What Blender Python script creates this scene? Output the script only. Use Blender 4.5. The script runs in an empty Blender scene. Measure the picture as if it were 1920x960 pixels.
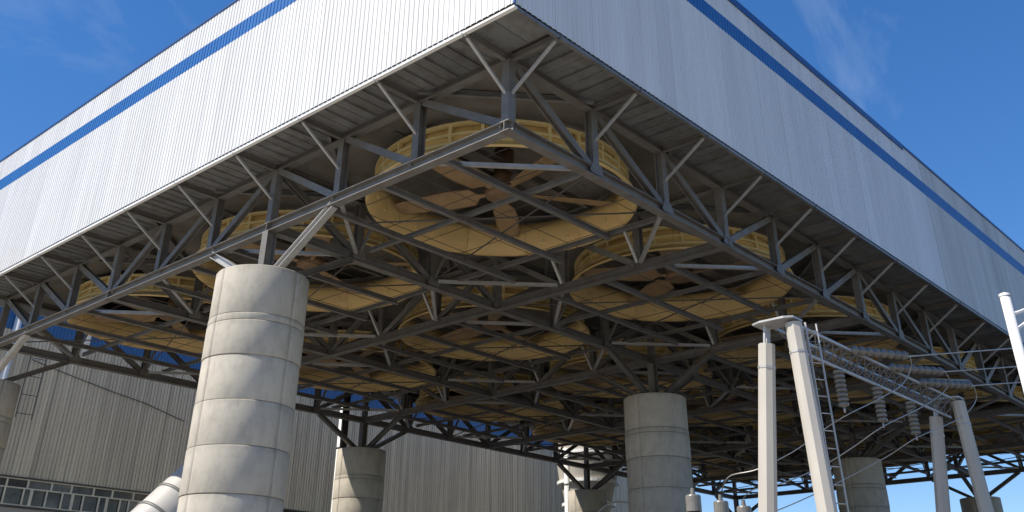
import bpy, math, random
from mathutils import Vector, Matrix, Euler
random.seed(7)
scn = bpy.context.scene
col = scn.collection
rad = math.radians

# ------------------------------------------------------------------ camera
CAM_R = Matrix(((0.6666291136, -0.7453653293, 0.0060125445),
                (0.3703566332, 0.3242125042, -0.8704724099),
                (0.6468706124, 0.5825090367, 0.4921804882)))     # rows: right, down, forward
CAM_P = Vector((-18.606025, -16.901884, -13.651277))
FPX, PY = 1778.4608, 209.197
cam = bpy.data.cameras.new('camera')
camo = bpy.data.objects.new('camera', cam)
col.objects.link(camo)
r_, d_, f_ = CAM_R[0], CAM_R[1], CAM_R[2]
camo.matrix_world = Matrix(((r_[0], -d_[0], -f_[0], CAM_P[0]),
                            (r_[1], -d_[1], -f_[1], CAM_P[1]),
                            (r_[2], -d_[2], -f_[2], CAM_P[2]), (0, 0, 0, 1)))
cam.sensor_width = 36
cam.lens = FPX / 1920 * 36
cam.shift_y = (PY - 480) / 1920
cam.clip_end = 6000
cam.clip_start = 0.1
scn.camera = camo

# ------------------------------------------------------------------ light
SUN_EL = rad(46)
SD = Vector((-0.90 * math.cos(SUN_EL), 0.436 * math.cos(SUN_EL), math.sin(SUN_EL)))   # towards the sun
world = bpy.data.worlds.new('World')
scn.world = world
world.use_nodes = True
wn, wl = world.node_tree.nodes, world.node_tree.links
wn.clear()
out = wn.new('ShaderNodeOutputWorld')
bg = wn.new('ShaderNodeBackground')
sky = wn.new('ShaderNodeTexSky')
sky.sky_type = 'NISHITA'
sky.sun_disc = False
sky.sun_elevation = SUN_EL
sky.sun_rotation = math.atan2(SD.x, SD.y)
sky.altitude = 1500
sky.air_density = 1.0
sky.dust_density = 0.05
sky.ozone_density = 3.0
bg.inputs['Strength'].default_value = 0.12
tc = wn.new('ShaderNodeTexCoord')
mp = wn.new('ShaderNodeMapping')
mp.inputs['Scale'].default_value = (1.0, 3.2, 2.0)
mp.inputs['Rotation'].default_value = (0.3, 0.2, 0.95)
mp.inputs['Location'].default_value = Euler((0.3, 0.2, 0.95)).to_matrix() @ Vector((0.057, -0.203, 0.001))
nz = wn.new('ShaderNodeTexNoise')
nz.inputs['Scale'].default_value = 2.3
nz.inputs['Detail'].default_value = 9
nz.inputs['Roughness'].default_value = 0.62
nz.inputs['Distortion'].default_value = 0.5
cr = wn.new('ShaderNodeValToRGB')
cr.color_ramp.elements[0].position = 0.50
cr.color_ramp.elements[0].color = (0, 0, 0, 1)
cr.color_ramp.elements[1].position = 0.85
cr.color_ramp.elements[1].color = (0.36, 0.36, 0.36, 1)
mixc = wn.new('ShaderNodeMix')
mixc.data_type = 'RGBA'
mixc.inputs['B'].default_value = (4.4, 5.0, 6.0, 1)
wl.new(tc.outputs['Generated'], mp.inputs['Vector'])
wl.new(mp.outputs['Vector'], nz.inputs['Vector'])
wl.new(nz.outputs['Fac'], cr.inputs['Fac'])
wl.new(cr.outputs['Color'], mixc.inputs['Factor'])
hs = wn.new('ShaderNodeHueSaturation')
hs.inputs['Saturation'].default_value = 1.53
hs.inputs['Hue'].default_value = 0.511
hs.inputs['Value'].default_value = 1.70
gm = wn.new('ShaderNodeGamma')
gm.inputs['Gamma'].default_value = 0.7
wl.new(sky.outputs['Color'], gm.inputs['Color'])
wl.new(gm.outputs['Color'], hs.inputs['Color'])
wl.new(hs.outputs['Color'], mixc.inputs['A'])
wl.new(mixc.outputs['Result'], bg.inputs['Color'])
wl.new(bg.outputs['Background'], out.inputs['Surface'])

sun = bpy.data.lights.new('sun', 'SUN')
sun.energy = 4.9
sun.angle = rad(0.5)
sun.color = (1.0, 0.925, 0.81)
suno = bpy.data.objects.new('sun', sun)
col.objects.link(suno)
suno.rotation_euler = SD.to_track_quat('Z', 'Y').to_euler()

vs = scn.view_settings
vs.view_transform = 'Standard'
vs.look = 'None'
vs.gamma = 1
vs.exposure = 0.35
try:
    vs.use_curve_mapping = False
except Exception:
    pass

# ------------------------------------------------------------------ sizes
SB = 4.1751        # panel along x (along the shaded wall)
SA = 4.0           # panel along y (along the sunlit wall)
H = 2.43           # truss depth, bottom chord at z = 0
OV = 2.045         # overhang of the wall beyond the truss
NB, NA = 18, 9     # panels
GZ = -15.25        # ground
WT = 10.32         # top of wind wall


def ray(u, v):
    d = Vector(((u - 960) / FPX, (v - PY) / FPX, 1.0))
    return CAM_R.transposed() @ d


def on(u, v, ax, val):
    """point of the plane axis = val seen at photo pixel (u, v)"""
    d = ray(u, v)
    return CAM_P + d * ((val - CAM_P[ax]) / d[ax])


# ------------------------------------------------------------------ materials
def mat(name, c, rough=0.6, metal=0.0, c2=None, scale=1.5, amt=0.5, stretch=(1, 1, 1), bump=0.0, bscale=20,
        rnd=0.0, detail=6, lo=0.35, hi=0.7):
    m = bpy.data.materials.new(name)
    m.use_nodes = True
    n, l = m.node_tree.nodes, m.node_tree.links
    b = n['Principled BSDF']
    b.inputs['Roughness'].default_value = rough
    b.inputs['Metallic'].default_value = metal
    c = (*c, 1)
    if c2 is None and not rnd and not bump:
        b.inputs['Base Color'].default_value = c
        return m
    g = n.new('ShaderNodeNewGeometry')
    mpp = n.new('ShaderNodeMapping')
    mpp.inputs['Scale'].default_value = stretch
    l.new(g.outputs['Position'], mpp.inputs['Vector'])
    last = None
    if c2 is not None:
        t = n.new('ShaderNodeTexNoise')
        t.inputs['Scale'].default_value = scale
        t.inputs['Detail'].default_value = detail
        t.inputs['Roughness'].default_value = 0.65
        l.new(mpp.outputs['Vector'], t.inputs['Vector'])
        mr = n.new('ShaderNodeMapRange')
        mr.inputs['From Min'].default_value = lo
        mr.inputs['From Max'].default_value = hi
        mr.inputs['To Max'].default_value = amt
        l.new(t.outputs['Fac'], mr.inputs['Value'])
        mx = n.new('ShaderNodeMix')
        mx.data_type = 'RGBA'
        mx.inputs['A'].default_value = c
        mx.inputs['B'].default_value = (*c2, 1)
        l.new(mr.outputs['Result'], mx.inputs['Factor'])
        last = mx.outputs['Result']
    if rnd:
        oi = n.new('ShaderNodeObjectInfo')
        mr2 = n.new('ShaderNodeMapRange')
        mr2.inputs['To Min'].default_value = 1 - rnd
        mr2.inputs['To Max'].default_value = 1 + rnd * 0.5
        l.new(oi.outputs['Random'], mr2.inputs['Value'])
        h = n.new('ShaderNodeHueSaturation')
        h.inputs['Color'].default_value = c
        if last is not None:
            l.new(last, h.inputs['Color'])
        l.new(mr2.outputs['Result'], h.inputs['Value'])
        last = h.outputs['Color']
    if last is not None:
        l.new(last, b.inputs['Base Color'])
    else:
        b.inputs['Base Color'].default_value = c
    if bump:
        t2 = n.new('ShaderNodeTexNoise')
        t2.inputs['Scale'].default_value = bscale
        t2.inputs['Detail'].default_value = 5
        l.new(mpp.outputs['Vector'], t2.inputs['Vector'])
        bp = n.new('ShaderNodeBump')
        bp.inputs['Strength'].default_value = bump
        bp.inputs['Distance'].default_value = 0.02
        l.new(t2.outputs['Fac'], bp.inputs['Height'])
        l.new(bp.outputs['Normal'], b.inputs['Normal'])
    return m


M = dict(
    steel=mat('steel_paint', (0.185, 0.18, 0.168), 0.55, 0.1, (0.115, 0.095, 0.075), 1.6, 0.75, bump=0.15, bscale=12, rnd=0.12),
    steel_dark=mat('steel_dark', (0.10, 0.095, 0.085), 0.6, 0.1, (0.06, 0.05, 0.042), 1.0, 0.7),
    galv=mat('galvanised', (0.46, 0.455, 0.44), 0.45, 0.35, (0.32, 0.315, 0.30), 3.0, 0.7),
    white_sheet=mat('white_sheet', (0.72, 0.72, 0.71), 0.38, 0.0, (0.56, 0.545, 0.51), 1.3, 0.5, (1, 1, 0.09), rnd=0.065),
    worn_sheet=mat('worn_sheet', (0.60, 0.60, 0.58), 0.5, 0.0, (0.42, 0.43, 0.41), 1.1, 0.9, (1, 1, 0.06), rnd=0.06),
    blue=mat('blue_sheet', (0.020, 0.125, 0.37), 0.38, 0.0, (0.028, 0.15, 0.41), 0.8, 0.6, rnd=0.04),
    blue_cap=mat('blue_flashing', (0.012, 0.07, 0.24), 0.4),
    soffit=mat('soffit_sheet', (0.21, 0.214, 0.21), 0.42, 0.25, (0.10, 0.09, 0.07), 1.8, 0.75, rnd=0.2, lo=0.42, hi=0.72),
    deck=mat('deck_plate', (0.20, 0.185, 0.16), 0.7, 0.05, (0.09, 0.078, 0.06), 0.6, 0.8),
    yellow=mat('yellow_grp', (0.78, 0.56, 0.235), 0.45, 0.0, (0.56, 0.39, 0.16), 0.3, 0.4, (1, 1, 2.5), rnd=0.06, lo=0.4),
    yellow_pale=mat('yellow_paint', (0.84, 0.69, 0.34), 0.5, 0.0, (0.62, 0.48, 0.22), 1.2, 0.6),
    blade=mat('blade_grp', (0.40, 0.265, 0.135), 0.5, 0.0, (0.22, 0.14, 0.075), 1.4, 0.7, rnd=0.08),
    hub=mat('hub_paint', (0.30, 0.19, 0.10), 0.5, 0.1, (0.14, 0.09, 0.06), 2.0, 0.7),
    bundle_lit=mat('finned_tubes_lit', (0.34, 0.31, 0.27), 0.8, 0.0, (0.20, 0.18, 0.15), 1.0, 0.8),  # paler copy of the tube colour: light from below painted in
    bundle=mat('finned_tubes', (0.05, 0.045, 0.04), 0.8),
    wire=mat('wire_rope', (0.10, 0.09, 0.08), 0.6, 0.3),
    concrete=mat('concrete', (0.49, 0.45, 0.375), 0.85, 0.0, (0.27, 0.245, 0.205), 2.6, 0.55, (1, 1, 0.6), bump=0.18, bscale=22, rnd=0.09, lo=0.45, hi=0.75),
    joint=mat('joint_mortar', (0.27, 0.25, 0.215), 0.95, 0.0, (0.28, 0.26, 0.23), 3.0, 0.8),
    pole=mat('pole_concrete', (0.50, 0.465, 0.405), 0.7, 0.0, (0.36, 0.335, 0.29), 1.2, 0.6, (1, 1, 0.3)),
    hall=mat('hall_sheet', (0.76, 0.69, 0.53), 0.55, 0.0, (0.36, 0.32, 0.25), 2.2, 0.95, (1, 1, 0.025), rnd=0.10, lo=0.38, hi=0.72),
    hall_upper=mat('hall_sheet_upper', (0.53, 0.535, 0.52), 0.5, 0.0, (0.38, 0.38, 0.36), 1.6, 0.7, (1, 1, 0.04), rnd=0.05),
    hall_blue=mat('hall_blue', (0.018, 0.115, 0.30), 0.4, 0.0, (0.022, 0.13, 0.32), 0.8, 0.6, rnd=0.05),
    frame=mat('window_paint', (0.74, 0.70, 0.56), 0.5, 0.0, (0.45, 0.42, 0.34), 2.0, 0.6),
    glass=mat('window_glass', (0.10, 0.115, 0.11), 0.12, 0.0, (0.26, 0.26, 0.235), 0.9, 0.9, rnd=0.6),
    duct=mat('duct_paint', (0.72, 0.70, 0.66), 0.28, 0.25, (0.60, 0.58, 0.54), 0.8, 0.6),
    duct_ring=mat('duct_ring', (0.20, 0.195, 0.185), 0.5, 0.2),
    pipe=mat('white_pipe', (0.76, 0.76, 0.74), 0.4),
    porcelain=mat('porcelain', (0.19, 0.18, 0.16), 0.35, 0.0, (0.12, 0.112, 0.10), 4.0, 0.6),
    insul_dark=mat('dark_porcelain', (0.045, 0.042, 0.045), 0.35),
    cable=mat('aluminium_cable', (0.42, 0.41, 0.39), 0.45, 0.5),
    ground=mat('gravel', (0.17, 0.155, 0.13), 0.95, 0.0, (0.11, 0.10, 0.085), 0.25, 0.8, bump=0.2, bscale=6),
    bounce_sheet=mat('pale_bounce_sheet', (0.42, 0.375, 0.31), 0.95, 0.0, (0.32, 0.285, 0.235), 0.25, 0.8, bump=0.2, bscale=6),
    far=mat('far_plaster', (0.42, 0.40, 0.37), 0.8, 0.0, (0.33, 0.31, 0.28), 0.5, 0.6),
)

# dirt smeared under the pour joints of the concrete columns (object z = 0 is the top of each lift)
m_ = M['concrete']
n_, l_ = m_.node_tree.nodes, m_.node_tree.links
b_ = n_['Principled BSDF']
old = b_.inputs['Base Color'].links[0].from_socket
tco = n_.new('ShaderNodeTexCoord')
sep = n_.new('ShaderNodeSeparateXYZ')
l_.new(tco.outputs['Object'], sep.inputs['Vector'])
geo = n_.new('ShaderNodeNewGeometry')
mpc = n_.new('ShaderNodeMapping')
mpc.inputs['Scale'].default_value = (1, 1, 0.35)
l_.new(geo.outputs['Position'], mpc.inputs['Vector'])
nzc = n_.new('ShaderNodeTexNoise')
nzc.inputs['Scale'].default_value = 1.7
nzc.inputs['Detail'].default_value = 8
nzc.inputs['Roughness'].default_value = 0.7
l_.new(mpc.outputs['Vector'], nzc.inputs['Vector'])
m1 = n_.new('ShaderNodeMath'); m1.operation = 'MULTIPLY_ADD'          # z + noise * 0.9
m1.inputs[1].default_value = 1.1
l_.new(nzc.outputs['Fac'], m1.inputs[0])
l_.new(sep.outputs['Z'], m1.inputs[2])
mrc = n_.new('ShaderNodeMapRange')
mrc.inputs['From Min'].default_value = 0.33
mrc.inputs['From Max'].default_value = 0.62
mrc.inputs['To Max'].default_value = 0.30
l_.new(m1.outputs[0], mrc.inputs['Value'])
mxc = n_.new('ShaderNodeMix'); mxc.data_type = 'RGBA'
mxc.inputs['B'].default_value = (0.19, 0.17, 0.14, 1)
l_.new(mrc.outputs['Result'], mxc.inputs['Factor'])
l_.new(old, mxc.inputs['A'])
l_.new(mxc.outputs['Result'], b_.inputs['Base Color'])

# ------------------------------------------------------------------ helpers
CAT = {}


def thing(name, label, cat, loc=(0, 0, 0), group=None):
    o = bpy.data.objects.new(name, None)
    o.empty_display_size = 0.5
    col.objects.link(o)
    o.location = loc
    o['label'] = label
    o['category'] = cat
    if group:
        o['group'] = group
    return o


def origin(o):
    v = Vector((0, 0, 0))
    while o is not None:
        v = v + o.location
        o = o.parent
    return v


class MB:
    """collects verts and faces in world space"""

    def __init__(self):
        self.v, self.f, self.sm = [], [], []

    def add(self, vs_, fs, smooth=False):
        k = len(self.v)
        self.v += [Vector(p) for p in vs_]
        for f in fs:
            self.f.append(tuple(i + k for i in f))
            self.sm.append(smooth)
        return self

    def box(self, lo, hi):
        x0, y0, z0 = lo
        x1, y1, z1 = hi
        return self.add([(x0, y0, z0), (x1, y0, z0), (x1, y1, z0), (x0, y1, z0),
                         (x0, y0, z1), (x1, y0, z1), (x1, y1, z1), (x0, y1, z1)],
                        [(0, 3, 2, 1), (4, 5, 6, 7), (0, 1, 5, 4), (1, 2, 6, 5), (2, 3, 7, 6), (3, 0, 4, 7)])

    def extrude(self, prof, p0, p1, up=(0, 0, 1), smooth=False, caps=True, prof1=None):
        p0, p1 = Vector(p0), Vector(p1)
        t = (p1 - p0).normalized()
        up = Vector(up)
        if abs(t.dot(up)) > 0.995:
            up = Vector((1, 0, 0))
        s = t.cross(up).normalized()
        u = s.cross(t).normalized()
        n = len(prof)
        a = [p0 + s * x + u * y for x, y in prof]
        b = [p1 + s * x + u * y for x, y in (prof1 or prof)]
        fs = [(i, (i + 1) % n, n + (i + 1) % n, n + i) for i in range(n)]
        k = len(self.v)
        self.add(a + b, fs, smooth)
        if caps:
            self.f.append(tuple(k + i for i in reversed(range(n))))
            self.f.append(tuple(k + n + i for i in range(n)))
            self.sm += [False, False]
        return self

    def ibeam(self, p0, p1, d, w, up=(0, 0, 1), tf=0.03, tw=0.025):
        h, b, t, q = d / 2, w / 2, tf, tw / 2
        pr = [(-b, -h), (b, -h), (b, -h + t), (q, -h + t), (q, h - t), (b, h - t), (b, h), (-b, h), (-b, h - t),
              (-q, h - t), (-q, -h + t), (-b, -h + t)]
        return self.extrude(pr, p0, p1, up)

    def bar(self, p0, p1, d, w, up=(0, 0, 1)):
        return self.extrude([(-w / 2, -d / 2), (w / 2, -d / 2), (w / 2, d / 2), (-w / 2, d / 2)], p0, p1, up)

    def rod(self, p0, p1, r, n=10, r1=None, smooth=True):
        pr = [(r * math.cos(2 * math.pi * i / n), r * math.sin(2 * math.pi * i / n)) for i in range(n)]
        p2 = None if r1 is None else [(r1 * x / r, r1 * y / r) for x, y in pr]
        return self.extrude(pr, p0, p1, smooth=smooth, prof1=p2)

    def tube(self, pts, r, n=8, caps=True):
        pts = [Vector(p) for p in pts]
        rings = []
        s0 = None
        for i, p in enumerate(pts):
            t = (pts[min(i + 1, len(pts) - 1)] - pts[max(i - 1, 0)]).normalized()
            if s0 is None:
                up = Vector((0, 0, 1)) if abs(t.z) < 0.9 else Vector((1, 0, 0))
                s0 = t.cross(up).normalized()
            s = (s0 - t * s0.dot(t)).normalized()
            s0 = s
            u = s.cross(t)
            rr = r[i] if isinstance(r, (list, tuple)) else r
            rings.append([p + (s * math.cos(2 * math.pi * k / n) + u * math.sin(2 * math.pi * k / n)) * rr for k in range(n)])
        vs_ = [q for g in rings for q in g]
        fs = []
        for i in range(len(pts) - 1):
            for k in range(n):
                a, b = i * n + k, i * n + (k + 1) % n
                fs.append((a, b, b + n, a + n))
        k0 = len(self.v)
        self.add(vs_, fs, True)
        if caps:
            self.f.append(tuple(k0 + k for k in reversed(range(n))))
            self.f.append(tuple(k0 + (len(pts) - 1) * n + k for k in range(n)))
            self.sm += [False, False]
        return self

    def lathe(self, prof, c, n=32, a0=0.0, a1=2 * math.pi, smooth=True, closed_prof=False, caps=True):
        cx, cy, cz = c
        full = abs(a1 - a0 - 2 * math.pi) < 1e-6
        m = n if full else n + 1
        vs_ = []
        for i in range(m):
            a = a0 + (a1 - a0) * i / n
            vs_ += [(cx + r * math.cos(a), cy + r * math.sin(a), cz + z) for r, z in prof]
        p = len(prof)
        fs = []
        for i in range(n):
            j = (i + 1) % m
            for k in range(p if closed_prof else p - 1):
                q = (k + 1) % p
                fs.append((i * p + k, j * p + k, j * p + q, i * p + q))
        k0 = len(self.v)
        self.add(vs_, fs, smooth)
        if closed_prof and not full and caps:
            self.f.append(tuple(k0 + k for k in range(p)))
            self.f.append(tuple(k0 + n * p + k for k in reversed(range(p))))
            self.sm += [False, False]
        return self

    def mesh(self, name, m, base=Vector((0, 0, 0))):
        me = bpy.data.meshes.new(name)
        me.from_pydata([tuple(p - base) for p in self.v], [], self.f)
        me.polygons.foreach_set('use_smooth', self.sm)
        me.materials.append(m if not isinstance(m, str) else M[m])
        me.update()
        return me

    def part(self, name, m, parent):
        o = bpy.data.objects.new(name, self.mesh(name, m, origin(parent)))
        o.parent = parent
        col.objects.link(o)
        return o

    def top(self, name, m, label, cat, base=None, group=None, kind=None):
        base = Vector(base) if base else sum(self.v, Vector()) / len(self.v)
        o = bpy.data.objects.new(name, self.mesh(name, m, base))
        o.location = base
        col.objects.link(o)
        if kind:
            o['kind'] = kind
            if label:
                o['label'] = label
        else:
            o['label'] = label
            o['category'] = cat
        if group:
            o['group'] = group
        return o


def inst(name, me, parent, loc):
    """a part that shares mesh data; loc is relative to the parent"""
    o = bpy.data.objects.new(name, me)
    o.parent = parent
    o.location = loc
    col.objects.link(o)
    return o


def copy_tree(root, loc, label):
    c = root.copy()
    col.objects.link(c)
    c.location = loc
    c['label'] = label
    for ch in root.children:
        d = ch.copy()
        d.parent = c
        col.objects.link(d)
        for g in ch.children:
            e = g.copy()
            e.parent = d
            col.objects.link(e)
    return c


ORD = ['first', 'second', 'third', 'fourth', 'fifth', 'sixth', 'seventh', 'eighth', 'ninth', 'tenth']

# ------------------------------------------------------------------ ground
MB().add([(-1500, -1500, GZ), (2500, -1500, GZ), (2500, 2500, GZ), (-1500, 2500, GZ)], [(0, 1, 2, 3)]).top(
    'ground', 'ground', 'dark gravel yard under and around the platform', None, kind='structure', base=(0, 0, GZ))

MB().box((-70, -60, GZ - 0.2), (9, 46, GZ + 0.02)).top('added_bounce_sheet', 'bounce_sheet', 'added pale sheet along the sunlit side, unseen, bounces sun under the platform', None, kind='structure', base=(0, 0, GZ))  # unseen sheet, added so sun bounces up under the platform

# ------------------------------------------------------------------ concrete columns
CR = 1.67
COL_TOP = -2.02
LIFTS = [0, 1.72, 1.97, 3.15, 4.62, 6.05, 7.5, 8.95, 10.4, 11.85, 13.7]


def ring_pts(r, seams, n=72):
    pts = []
    w = 0.010
    ang = [2 * math.pi * i / n for i in range(n)]
    ang = [a for a in ang if all(abs((a - s + math.pi) % (2 * math.pi) - math.pi) > 0.045 for s in seams)]
    ex = [(a, r) for a in ang]
    for s in seams:
        s = s % (2 * math.pi)
        ex += [(s - w * 1.6, r), (s - w, r - 0.03), (s + w, r - 0.03), (s + w * 1.6, r)]
    ex.sort(key=lambda q: q[0] % (2 * math.pi))
    return [(q * math.cos(a), q * math.sin(a)) for a, q in ex]


seams = [rad(-79), rad(-178), rad(12), rad(98)]
lift_me = []
for i in range(len(LIFTS) - 1):
    h = LIFTS[i + 1] - LIFTS[i]
    g = 0.013
    o0 = 0.012 * ((i * 37) % 3 - 1)
    pr = ring_pts(CR + o0, seams)
    n = len(pr)
    mb = MB()
    zs = [(0.0, 0.985 if i == 0 else 0.992), (-0.035, 1.0), (-h + g + 0.02, 1.0), (-h + g, 0.994)]
    for z, k in zs:
        mb.v += [Vector((x * k, y * k, z)) for x, y in pr]
    for q in range(len(zs) - 1):
        for k in range(n):
            a, b = q * n + k, q * n + (k + 1) % n
            mb.f.append((a + n, b + n, b, a))
            mb.sm.append(True)
    mb.f.append(tuple(range(n)))
    mb.f.append(tuple(3 * n + k for k in reversed(range(n))))
    mb.sm += [False, False]
    me = mb.mesh('concrete_lift', 'concrete')
    lift_me.append(me)
mb = MB().rod((0, 0, -13.6), (0, 0, -0.05), CR - 0.045, 48)
core_me = mb.mesh('core', 'joint')


def column(i, j, label):
    x, y = i * SB, j * SA
    t = thing('concrete_column', label, 'column', (x, y, GZ), 'round concrete columns under the platform')
    top = COL_TOP - GZ
    inst('core', core_me, t, (0, 0, top))
    for k, me in enumerate(lift_me):
        inst('concrete_lift', me, t, (0, 0, top - LIFTS[k]))
    return t


column(0, 3, 'large round concrete column half in sun, nearest at left foreground')
column(0, 9, 'round concrete column cut off by the left edge of the photo')
column(6, 3, 'shaded round concrete column right of centre, standing under the middle of the fans')
column(6, 9, 'dark concrete column in front of the ribbed hall wall with a sunlit sliver, left of centre')
column(12, 3, 'dark round concrete column behind the leaning legs of the sunlit gantry frame')
column(12, 9, 'dark concrete column in front of the big white flanged duct')
column(18, 3, 'far concrete column against the sky at the lower right')
column(18, 9, 'farthest concrete column by the end of the platform, hidden behind the centre column')

# ------------------------------------------------------------------ trusses
gus = {}


def gusset_mesh(axis, w, h):
    t = 0.012
    pr = [(-w, -h * 0.4), (-w * 0.6, h), (w * 0.6, h), (w, -h * 0.4), (w * 0.7, -h * 0.75), (-w * 0.7, -h * 0.75)]
    mb = MB()
    if axis == 'y':
        mb.extrude(pr, (-t, 0, 0), (t, 0, 0))
    else:
        mb.extrude(pr, (0, -t, 0), (0, t, 0))
    return mb.mesh('gusset_plate', 'steel')


for ax in 'xy':
    gus[ax] = gusset_mesh(ax, 0.36, 0.22)


def truss(axis, npan, step, diags, label, off, posts=True):
    """axis 'y' runs along y at x = off, axis 'x' runs along x at y = off"""
    P = (lambda s, z, q=0: Vector((off + q, s, z))) if axis == 'y' else (lambda s, z, q=0: Vector((s, off + q, z)))
    perp = Vector((1, 0, 0)) if axis == 'y' else Vector((0, 1, 0))
    t = thing('steel_truss', label, 'truss', P(0, 0), 'steel trusses carrying the fan deck')
    L = npan * step
    zc = 0.002 if axis == 'y' else -0.001
    MB().ibeam(P(-0.2, zc), P(L + 0.2, zc), 0.36 if axis == 'y' else 0.355, 0.36).part('bottom_chord', 'steel', t)
    MB().ibeam(P(-0.15, H + 0.04 + zc), P(L + 0.15, H + 0.04 + zc), 0.30 if axis == 'y' else 0.295, 0.34).part('top_chord', 'steel', t)
    cache = {}
    for k in range(npan + 1):
        key = ('v',)
        if key not in cache:
            mb = MB().ibeam((0, 0, 0.17), (0, 0, H - 0.1), 0.32, 0.30, up=perp)
            cache[key] = mb.mesh('vertical', 'steel')
        inst('vertical', cache[key], t, P(k * step, 0) - P(0, 0))
        if 0 < k < npan:
            inst('gusset_plate', gus[axis], t, P(k * step, 0.06, 0.168) - P(0, 0))
            if axis == 'x':
                inst('gusset_plate', gus[axis], t, P(k * step, 0.06, -0.168) - P(0, 0))
    for a, b in diags:           # top panel point a to bottom panel point b
        s = b - a
        if s not in cache:
            p0 = Vector(P(0.17 * s, H - 0.12)) - P(0, 0)
            p1 = Vector(P(s * step - 0.17 * s, 0.16)) - P(0, 0)
            mb = MB().ibeam(p0, p1, 0.23, 0.25, up=perp)
            cache[s] = mb.mesh('diagonal', 'steel')
        inst('diagonal', cache[s], t, P(a * step, 0) - P(0, 0))
    return t


LD = [(1, 0), (2, 1), (3, 2), (3, 4), (4, 5), (5, 6), (7, 6), (8, 7), (9, 8)]
RD = []
for k in range(NB):
    m = k % 6
    if m < 3:
        RD.append((k, k + 1))
    else:
        RD.append((k + 1, k))
tl = truss('y', NA, SA, LD, 'edge truss along the sunlit wall on the left, white flange edges', 0)
cross_labels = {3: 'cross truss between the first and second fans counted from the sunlit left edge',
                6: 'cross truss over the shaded centre column',
                9: 'cross truss one bay behind the shaded centre column',
                12: 'cross truss over the dark column behind the gantry',
                15: 'last cross truss before the far end of the platform',
                18: 'end truss seen against the sky at lower right'}
for i, lb in cross_labels.items():
    copy_tree(tl, (i * SB, 0, 0), lb)
tr = truss('x', NB, SB, RD, 'edge truss under the shaded right wall', 0)
long_labels = {3: 'long truss behind the front row of fans, resting on the large sunlit column',
               6: 'long truss between the middle and rear rows of fans',
               9: 'rear edge truss standing dark against the ribbed hall wall'}
for j, lb in long_labels.items():
    copy_tree(tr, (0, j * SA, 0), lb)

# column head bracing: posts and V struts
hb = thing('column_bracing', 'pale struts fanning up from the large sunlit column', 'bracing', (0, 3 * SA, COL_TOP), 'strut fans on the column heads')
for s, (dx, dy) in enumerate(((0, -1), (0, 1), (1, 0), (-1, 0))):
    p0 = Vector((dx * 0.45, 3 * SA + dy * 0.45, COL_TOP + 0.02))
    p1 = Vector((dx * (SB - 0.25), 3 * SA + dy * (SA - 0.25), -0.14))
    MB().ibeam(p0, p1, 0.26, 0.27).part('strut', 'galv' if s < 2 else 'steel', hb)
MB().ibeam((0, 3 * SA, COL_TOP), (0, 3 * SA, -0.17), 0.42, 0.36, up=(1, 0, 0)).part('post', 'steel', hb)
MB().box((-0.5, 3 * SA - 0.5, COL_TOP - 0.01), (0.5, 3 * SA + 0.5, COL_TOP + 0.045)).part('base_plate', 'steel', hb)
bl = {(0, 9): 'struts fanning up from the column at the left edge of the photo', (6, 3): 'V of struts on the shaded centre column',
      (6, 9): 'dark struts on the column in front of the hall wall', (12, 3): 'dark struts on the column behind the gantry',
      (12, 9): 'black struts on the column before the white duct', (18, 3): 'dark struts against the sky on the far right column',
      (18, 9): 'dark struts on the farthest column of the rear row'}
for (i, j), lb in bl.items():
    c = copy_tree(hb, (i * SB, j * SA, COL_TOP), lb)
    if (i, j) != (0, 9):
        for ch in c.children:
            if ch.name.startswith('strut'):
                ch.data = ch.data.copy()
                ch.data.materials.clear()
                ch.data.materials.append(M['steel'])
    if i == 0:
        for ch in list(c.children):
            pass

# remove outward struts that would stick out of the platform
for o in [o for o in scn.objects if o.name.startswith('strut')]:
    ctr = sum((Vector(v.co) for v in o.data.vertices), Vector()) / len(o.data.vertices) + o.parent.location
    if ctr.x < -0.3 or ctr.y > NA * SA + 0.3 or ctr.x > NB * SB + 0.3:
        bpy.data.objects.remove(o)

# ------------------------------------------------------------------ fan cells
NFX, NFY = NB // 3, NA // 3
CX, CY = 1.5 * SB, 1.5 * SA


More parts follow.
